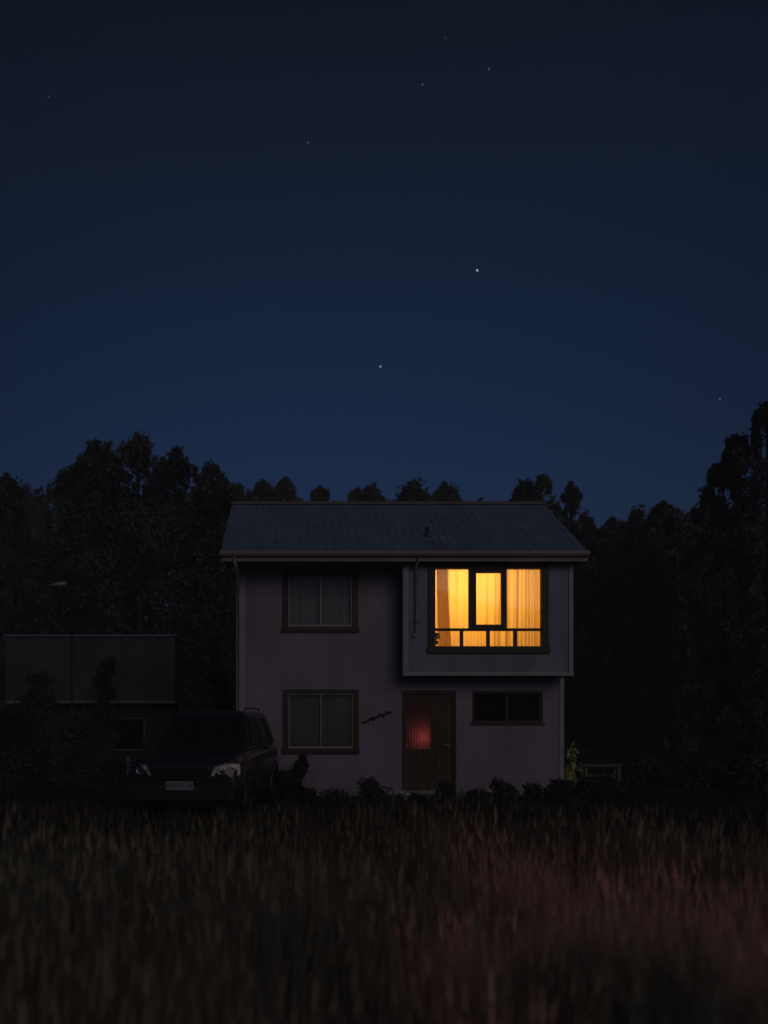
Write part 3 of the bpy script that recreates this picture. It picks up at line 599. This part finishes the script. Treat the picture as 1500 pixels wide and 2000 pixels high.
def tree(u, vtop, hw, Y, label, seed, kind='dome', mat_i=0, dens=1.0, leaf=None, group=None, vbase=None):
    rs = np.random.RandomState(seed); X, _, Zt = px(u, vtop, Y); w = hw/1500*Y; H = Zt
    t = tag(empty('tree', (X, Y, 0)), label, 'tree', group)
    # trunk and limbs
    mb = MB(); k = 7; lean = rs.normal(0, 0.02*H, 2); pts = [(lean[0]*(i/k)**2, lean[1]*(i/k)**2, H*0.93*i/k) for i in range(k+1)]
    r0 = 0.016*H+0.05; mb.tube(pts, [r0*(1-0.93*i/k)+0.012 for i in range(k+1)], 8)
    for i in range(14):
        f = rs.uniform(0.15, 0.9); a = rs.uniform(0, 6.28); L = w*(1.5 if f < .6 else 0.8)*rs.uniform(0.6, 1.0); z = H*f; c = Vector((lean[0]*f*f, lean[1]*f*f, z*0.93/0.93))
        mb.tube([c, c+Vector((math.cos(a)*L*.5, math.sin(a)*L*.5, L*.35)), c+Vector((math.cos(a)*L, math.sin(a)*L, L*.95))], [r0*(1-f)*0.5+0.01, r0*(1-f)*0.3+.008, 0.006], 6)
    mb.build('trunk', M['bark'], t, smooth=True)
    # crown clumps inside an envelope that widens downward
    lf = leaf or max(0.06, 0.0034*Y); cs = []; rr = []
    loose = kind == 'loose'; N = int((135 if not loose else 120)*max(1, H/10)*dens); lo = 0.03
    for i in range(N):
        f = rs.uniform(0, 1)**(0.95 if not loose else 0.9); zz = H*(1-lo)*f   # distance below the top
        if loose: env = w*min(1.9, 0.35+0.85*(zz/(1.8*w))**0.7)
        else: env = w*min(2.3, (zz/(1.1*w))**0.48) if zz < 1.1*w else w*min(2.3, 1+0.35*(zz/(1.1*w)-1))
        a = rs.uniform(0, 6.28); q = env*rs.uniform(0.05, 1.0)**0.55
        rad = max(0.17, (0.13+0.17*rs.uniform())*w*(1 if zz < 2*w else 1.7))
        if loose: rad *= 0.8
        cs.append((lean[0]+q*math.cos(a), lean[1]+q*math.sin(a), H-zz-rad*1.2)); rr.append((rad, rad, rad*rs.uniform(1.2, 2.2)))
    for i in range(18):       # leading shoots across the top, shorter toward the flanks
        a = rs.uniform(0, 6.28); q = w*0.95*i/17; hh = H-0.05*w-(q/w)**1.4*0.9*w-rs.uniform(0, 0.25)*w
        cs.append((lean[0]+q*math.cos(a)*(1 if i else 0), lean[1]+q*math.sin(a)*.6, hh-0.3*w)); rr.append((0.08*w+.04, 0.08*w+.04, 0.36*w))
    per = 62 if not loose else 70; V, F = leaves_in(rs, np.array(cs), np.array(rr), per, lf, 0.6)
    npmesh('crown', V, F, mat=LM[mat_i], parent=t)
    return t

TREES = [
 (28, 922, 48, 33, 'broad dark tree at the left edge of the photo', 'dome', 0),
 (108, 908, 46, 34, 'dark tree standing left of the stepped treetops, third lowest on the left', 'dome', 1),
 (152, 878, 42, 32, 'dark tree with a pointed top just left of the twin topped clump', 'dome', 2),
 (207, 862, 44, 33, 'tall dark tree second highest in the clump left of the house', 'dome', 0),
 (275, 846, 54, 31, 'tallest dark tree of the clump left of the house', 'dome', 1),
 (345, 878, 46, 32, 'dark tree directly right of the tallest one in the left clump', 'dome', 2),
 (392, 906, 36, 31, 'dark tree descending toward the house roof, second from the roof edge', 'dome', 0),
 (428, 940, 36, 30, 'dark tree touching the left end of the house roof', 'dome', 1),
 (478, 943, 28, 52, 'far treetop above the left end of the roof ridge', 'dome', 0),
 (512, 931, 26, 54, 'taller of the far treetops above the left part of the ridge', 'dome', 2),
 (553, 936, 22, 52, 'far pointed treetop right of the taller one over the left ridge', 'dome', 0),
 (636, 948, 18, 55, 'small lone round treetop above the left half of the ridge', 'dome', 0),
 (682, 958, 18, 55, 'very small treetop between two larger ones above the ridge', 'dome', 1),
 (727, 946, 32, 54, 'wide low treetop left of the roof ridge centre', 'dome', 2),
 (812, 934, 42, 50, 'widest round treetop above the middle of the ridge', 'dome', 0),
 (862, 946, 30, 52, 'small round treetop on the right flank of the widest one above the ridge', 'dome', 1),
 (1037, 941, 27, 42, 'dark bushy treetop behind the right end of the ridge', 'dome', 0),
 (1077, 928, 20, 41, 'narrow pointed treetop highest of three behind the right roof end', 'dome', 2),
 (1117, 944, 22, 40, 'dark upright tree beyond the sloping right roof edge', 'dome', 1),
 (1160, 1018, 24, 38, 'low dark tree just right of the roof end', 'dome', 0),
 (1202, 1004, 26, 37, 'low dark tree in the dip right of the house', 'dome', 2),
 (1243, 997, 24, 37, 'low spiky dark tree left of the taller right hand group', 'dome', 0),
 (1285, 980, 28, 35, 'dark tree rising toward the right hand group', 'dome', 1),
 (1332, 990, 30, 33, 'dark tree under the loose branches at right', 'dome', 0),
 (1378, 968, 30, 30, 'dark tree below the feathery branch tips at right', 'dome', 2),
 (1420, 900, 34, 25, 'loose feathery tree reaching left over the right hand trees', 'loose', 1),
 (1456, 842, 28, 24, 'tall loose tree with an open top near the right edge', 'loose', 0),
 (1506, 785, 48, 23, 'tallest tree at the right edge of the photo, cut by the frame', 'loose', 2),
]
for i, (u, v, hw, Y, lab, kind, mi) in enumerate(TREES):
    tree(u, v, hw, Y, lab, 100+i, kind, mi, group='trees behind the house', dens=1.0)

# far wood closing the gaps between trunks
rs = np.random.RandomState(77); cs = []; rr = []
for i in range(1700):
    X = rs.uniform(-36, 58); Y = rs.uniform(58, 66); u = 580+X/Y*1500
    top = 985 if u < 1010 else (1030 if u < 1280 else 1000)
    if u < 440: top = 945
    zt2 = pZ(top, Y); z = rs.uniform(0.0, 1)**0.75*zt2-1.2; cs.append((X, Y, max(0.5, z))); rr.append((1.7, 1.2, 1.5))
V, F = leaves_in(rs, np.array(cs), np.array(rr), 70, 0.42, 0.45); fw = npmesh('distant_wood', V, F, mat=LM[0]); tag(fw, 'far dark wood closing the view behind the separate trees', 'wood', kind='stuff')

def shrub(u, vtop, hw, Y, label, seed, mi=3, leaf=0.035, n=16, cat='shrub', group=None, per=130, spiky=0.0):
    rs = np.random.RandomState(seed); X, _, H = px(u, vtop, Y); w = hw/1500*Y; H = max(H, 0.12); t = tag(empty('shrub', (X, Y, 0)), label, cat, group)
    mb = MB()
    for k in range(9):
        a = rs.uniform(0, 6.28); q = w*rs.uniform(0.2, 0.8); h = H*rs.uniform(0.5, 0.85); mb.tube([(0.02*math.cos(a), 0.02*math.sin(a), 0), (q*.4*math.cos(a), q*.4*math.sin(a), h*.6), (q*math.cos(a), q*math.sin(a), h)], [0.014, 0.009, 0.003], 5)
    mb.build('stems', M['bark'], t)
    cs = []; rr = []
    for k in range(n):
        a = rs.uniform(0, 6.28); f = rs.uniform(0, 1); q = w*rs.uniform(0, 0.8)*(1-0.45*f); rad = w*rs.uniform(0.22, 0.4)
        z = H*(0.12+0.83*f)-rad*0.7; rad *= rs.uniform(0.7, 1.25); cs.append((q*math.cos(a)*1.15, q*math.sin(a)*0.8, max(z, rad*0.5))); rr.append((rad, rad, rad*(1.1+spiky)))
    V, F = leaves_in(rs, np.array(cs), np.array(rr), per, leaf, 0.5); npmesh('foliage', V, F, mat=LM[mi], parent=t); return t
GR = 'shrubs around the house'
SH = [(583, 1470, 26, 14.6, 'dark shrub between the car and the lower window', 22), (556, 1500, 34, 14.4, 'dark low shrub tucked behind the car', 18), (725, 1520, 38, 14.3, 'round dark shrub under the wall between lower window and door', 26),
      (655, 1553, 34, 14.2, 'very low shrub below the lower window', 14), (600, 1540, 30, 13.9, 'low shrub at the foot of the wall left of the lower window', 16), (872, 1528, 30, 14.2, 'dark shrub just right of the doorway', 18), (930, 1545, 34, 14.1, 'low ragged shrub under the small high window', 16), (985, 1522, 36, 14.2, 'dark shrub in the middle of the lower right wall', 20), (1045, 1528, 34, 14.2, 'shrub near the right corner of the lower wall', 18),
      (1098, 1518, 28, 14.0, 'leafy shrub at the right corner of the house', 18), (820, 1556, 26, 13.8, 'tiny shrub in front of the doorstep', 12)]
for i, (u, v, hw, Y, lab, n) in enumerate(SH): shrub(u, v, hw, Y, lab, 300+i, n=n, group=GR)
shrub(1112, 1420, 20, 15.9, 'yellow green leafy plant with painted in light beside the right corner of the house', 340, mi=4, leaf=0.05, n=9, per=26, cat='plant', spiky=1.2)
shrub(1128, 1470, 22, 16.1, 'second green plant with painted in light just right of the tall yellow green one', 341, mi=4, leaf=0.045, n=6, per=14, cat='plant', spiky=0.8)
for i, (u, v, hw, Y, lab) in enumerate([(80, 1305, 52, 20.5, 'big dark bush in front of the left part of the outbuilding'), (25, 1375, 60, 19, 'dark bush at the far left edge below the outbuilding'), (150, 1385, 55, 19, 'dark bush between the outbuilding and the car'),
      (205, 1270, 30, 22, 'slender dark young tree in front of the outbuilding cladding'), (395, 1375, 55, 20, 'dark bush behind the car beside the house corner'), (430, 1300, 30, 22, 'greyish upright bush left of the house corner'), (345, 1400, 40, 17.5, 'dark bush directly behind the car roof'),
      (1170, 1520, 45, 15.5, 'dark bush in front of the garden bench'), (1260, 1490, 60, 18, 'wide dark bush right of the garden bench'), (1370, 1500, 70, 17, 'wide dark bush at lower right among the trees'), (1470, 1480, 60, 16, 'dark bush at the right edge below the tall tree')]):
    shrub(u, v, hw, Y, lab, 400+i, n=34, leaf=0.055, per=170, group='bushes beside the house', mi=(5 if i == 5 else 3) if False else 3)

# garden bench right of the house
BYY = 17.0; bz = pZ(1493, BYY); bn = tag(empty('garden_bench', (pX(1172, BYY), BYY, 0)), 'pale wooden garden bench standing in the dark right of the house', 'bench')
mb = MB()
for k in range(3): mb.box(-0.42, 0.42, -0.17+k*0.12, -0.07+k*0.12, bz-0.035, bz)
mb.build('seat', M['wood'], bn, bevel=0.004)
for sx in (-1, 1):
    for sy in (-1, 1): MB().box(sx*0.36-0.03, sx*0.36+0.03, sy*0.12-0.03, sy*0.12+0.03, 0, bz-0.036).build('leg', M['wood'], bn, bevel=0.004)
MB().box(-0.33, 0.33, -0.02, 0.02, bz*0.45, bz*0.45+0.06).build('stretcher', M['wood'], bn)

# ================================================================ GRASS
def fbm(x, y, s, seed):
    rs = np.random.RandomState(seed); v = np.zeros_like(x)
    for o in range(4):
        for k in range(4):
            a = rs.uniform(0, 6.28); f = s*(1.9**o)*rs.uniform(0.7, 1.3); v += np.sin((x*math.cos(a)+y*math.sin(a))*f+rs.uniform(0, 6.28))*0.6**o
    return v/6
GLOW_PATCH = [(1.2, 4.1, 0.42, 1.0), (1.65, 4.4, 0.40, 1.1), (2.15, 3.5, 0.3, 1.0), (1.75, 5.9, 0.6, 0.6), (3.6, 6.2, 0.8, 0.55), (0.85, 2.9, 0.22, 0.8), (2.7, 5.0, 0.5, 0.55), (1.0, 6.6, 1.0, 0.35), (2.6, 4.0, 0.4, 0.5)]  # pools of red light put into the grass colour
def red_glow(x, y):  # how strongly the painted red light tints each blade
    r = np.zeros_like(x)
    for (a, b, s, k) in GLOW_PATCH: r = np.maximum(r, 1.05*k*np.exp(-((x-a)**2+((y-b)*0.8)**2)/(2*(1.03*s)**2)))
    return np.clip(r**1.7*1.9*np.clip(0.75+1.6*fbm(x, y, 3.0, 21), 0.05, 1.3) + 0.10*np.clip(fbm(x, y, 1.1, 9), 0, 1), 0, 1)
gmat = leaf_mat('grass_blade', (0.1, 0.1, 0.05), attr=True, trans=0.35)
def grass(name, n, seed, yr, dens_pow, hfun, wid, col_a, label, stalk=False, xf=0.55, only=None):
    rs = np.random.RandomState(seed)
    Y = (yr[0]**dens_pow + rs.uniform(0, 1, n)*(yr[1]**dens_pow-yr[0]**dens_pow))**(1/dens_pow)
    X = Y*rs.uniform(-0.55, 0.80, n) + rs.uniform(-0.9, 0.9, n)
    keep = rs.uniform(0, 1, n) < np.clip(0.62+0.8*fbm(X, Y, 2.3, 3), 0.12, 1)
    keep &= ~((Y > 13.7) & (X > X0-0.05) & (X < X1+0.05))
    cx, cy = X+1.67, Y-11.05; lx = cx*math.cos(R(-7))+cy*math.sin(R(-7)); ly = -cx*math.sin(R(-7))+cy*math.cos(R(-7)); keep &= ~((np.abs(lx) < 0.9) & (ly > 0.0) & (ly < 4.1))
    if only is not None: keep &= rs.uniform(0, 1, n) < only(X, Y)
    X, Y = X[keep], Y[keep]; n = len(X)
    H = hfun(X, Y)*rs.uniform(0.45, 1.1, n)*np.clip(0.85+0.45*fbm(X, Y, 1.7, 12), 0.45, 1.25)
    az = rs.uniform(0, 6.28, n); ln = rs.uniform(0.08, 0.5, n)*H; wx, wy = wid*np.cos(az+1.57), wid*np.sin(az+1.57)
    wsc = np.clip(Y/5, 0.9, 2.6); wx, wy = wx*wsc, wy*wsc
    dx, dy = np.cos(az)*ln, np.sin(az)*ln; Z0 = np.full(n, -0.03)
    V = np.empty((n, 5, 3)); V[:, 0] = np.stack([X-wx, Y-wy, Z0], 1); V[:, 1] = np.stack([X+wx, Y+wy, Z0], 1)
    V[:, 2] = np.stack([X+dx*.35+wx*.8, Y+dy*.35+wy*.8, H*0.62], 1); V[:, 3] = np.stack([X+dx*.35-wx*.8, Y+dy*.35-wy*.8, H*0.62], 1); V[:, 4] = np.stack([X+dx, Y+dy, H*(1-0.15*ln/H)], 1)
    b = np.arange(n)*5; Q = np.stack([b, b+1, b+2, b+3], 1); T = np.stack([b+3, b+2, b+4], 1)
    g_ = np.array(col_a[0])[None]*(1-rs.uniform(0, 1, n)[:, None]) + np.array(col_a[1])[None]*rs.uniform(0, 1, n)[:, None]
    glow_mix = red_glow(X, Y)[:, None]; c = g_*(1-glow_mix)+np.array(col_a[2])[None]*glow_mix*rs.uniform(0.6, 1.3, n)[:, None]; c = np.clip(c, 0, 1)*np.clip(1.12-(Y-5.2)/4*0.72, 0.30, 1.12)[:, None]
    c = np.clip(c*(1+0.35*glow_mix), 0, 0.9); Vv = V.reshape(-1, 3); C5 = np.repeat(c, 5, 0)
    if stalk:       # seed heads: a small spindle of crossed diamonds at each tip
        P = V[:, 4]; L = rs.uniform(0.06, 0.14, n); r = rs.uniform(0.004, 0.008, n); ex = []
        for k in range(2):
            ax, ay = np.cos(az+k*1.57)*r*wsc, np.sin(az+k*1.57)*r*wsc
            ex.append(np.stack([P+np.stack([0*r, 0*r, -L*.4], 1), P+np.stack([ax, ay, 0*r], 1), P+np.stack([dx*.1, dy*.1, L], 1), P-np.stack([ax, ay, 0*r], 1)], 1))
        E = np.concatenate(ex).reshape(-1, 3); o = len(Vv); Vv = np.concatenate([Vv, E]); Q = np.concatenate([Q, o+np.arange(len(E)).reshape(-1, 4)]); C5 = np.concatenate([C5, np.repeat(np.concatenate([c, c])*1.25, 4, 0)])
    ob = npmesh(name, Vv, Q, T, gmat, C5); return tag(ob, label, 'grass', kind='stuff')
hmax = lambda X, Y: np.clip(1.46-0.112*Y, 0.06, 0.68)
GC = [(0.18, 0.195, 0.155), (0.25, 0.235, 0.18), (0.78, 0.42, 0.36)]  # third colour carries the painted red light
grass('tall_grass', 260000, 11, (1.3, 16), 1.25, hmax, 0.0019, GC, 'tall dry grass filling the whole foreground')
grass('seeding_grass', 16000, 12, (1.6, 12), 1.2, lambda X, Y: hmax(X, Y)*1.12, 0.0011, [(0.21, 0.21, 0.16), (0.25, 0.23, 0.17), (0.66, 0.35, 0.28)], 'thin grass stalks with seed heads standing above the field, red light painted in at right', stalk=True)
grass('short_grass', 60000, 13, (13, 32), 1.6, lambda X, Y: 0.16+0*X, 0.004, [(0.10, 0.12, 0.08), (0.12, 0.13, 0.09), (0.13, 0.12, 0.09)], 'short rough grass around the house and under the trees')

# ================================================================ STARS
sm = bpy.data.materials.new('starlight'); sm.use_nodes = True; n = sm.node_tree.nodes; n.clear(); e = n.new('ShaderNodeEmission'); o_ = n.new('ShaderNodeOutputMaterial'); sm.node_tree.links.new(e.outputs[0], o_.inputs[0]); e.inputs[0].default_value = (0.75, 0.85, 1, 1); e.inputs[1].default_value = 1.6
sm2 = sm.copy(); sm2.name = 'faint_starlight'; sm2.node_tree.nodes['Emission'].inputs[1].default_value = 0.55
SD = 1400.0
for (u, v, r, lab) in [(932, 528, 1.05, 'brightest star, high above the lit window'), (743, 716, 0.9, 'second brightest star, above the middle of the roof'), (1406, 779, 0.75, 'star low at right beside the tallest tree'), (825, 165, 0.6, 'faint star left one of the pair at the top'), (955, 135, 0.6, 'faint star right one of the pair at the top'),
                       (602, 278, 0.6, 'faint star in the upper middle left'), (95, 188, 0.5, 'faint star at the upper left edge'), (517, 603, 0.45, 'faint star left of and above the second brightest'), (870, 75, 0.45, 'faintest star near the top edge')]:
    x, y, z = px(u, v, SD); mb = MB(); mb.lathe((0, 0, 0), (0, 0, 1), [(0.05*r, -r), (0.7*r, -0.7*r), (r, 0), (0.7*r, 0.7*r), (0.05*r, r)], 10); s = mb.build('star', sm if r > 0.8 else sm2, loc=(x, y, z), smooth=True); tag(s, lab, 'star', 'stars in the night sky')

# ================================================================ AIR VOLUME added to lift the dark tones
hz_ = MB().box(-60, 80, -14, 75, -1.3, 21).build('added_haze', bpy.data.materials.new('dark_lift_air')); tag(hz_, 'thin air volume added over field and trees to lift the dark tones', 'added_haze', kind='stuff')
hm = hz_.data.materials[0]; hm.use_nodes = True; n = hm.node_tree.nodes; n.clear(); v = n.new('ShaderNodeVolumePrincipled'); o_ = n.new('ShaderNodeOutputMaterial'); hm.node_tree.links.new(v.outputs[0], o_.inputs['Volume'])
v.inputs['Density'].default_value = 0.0034; v.inputs['Color'].default_value = (0.95, 0.95, 0.95, 1); v.inputs['Anisotropy'].default_value = 0.0
sc.cycles.volume_bounces = 0
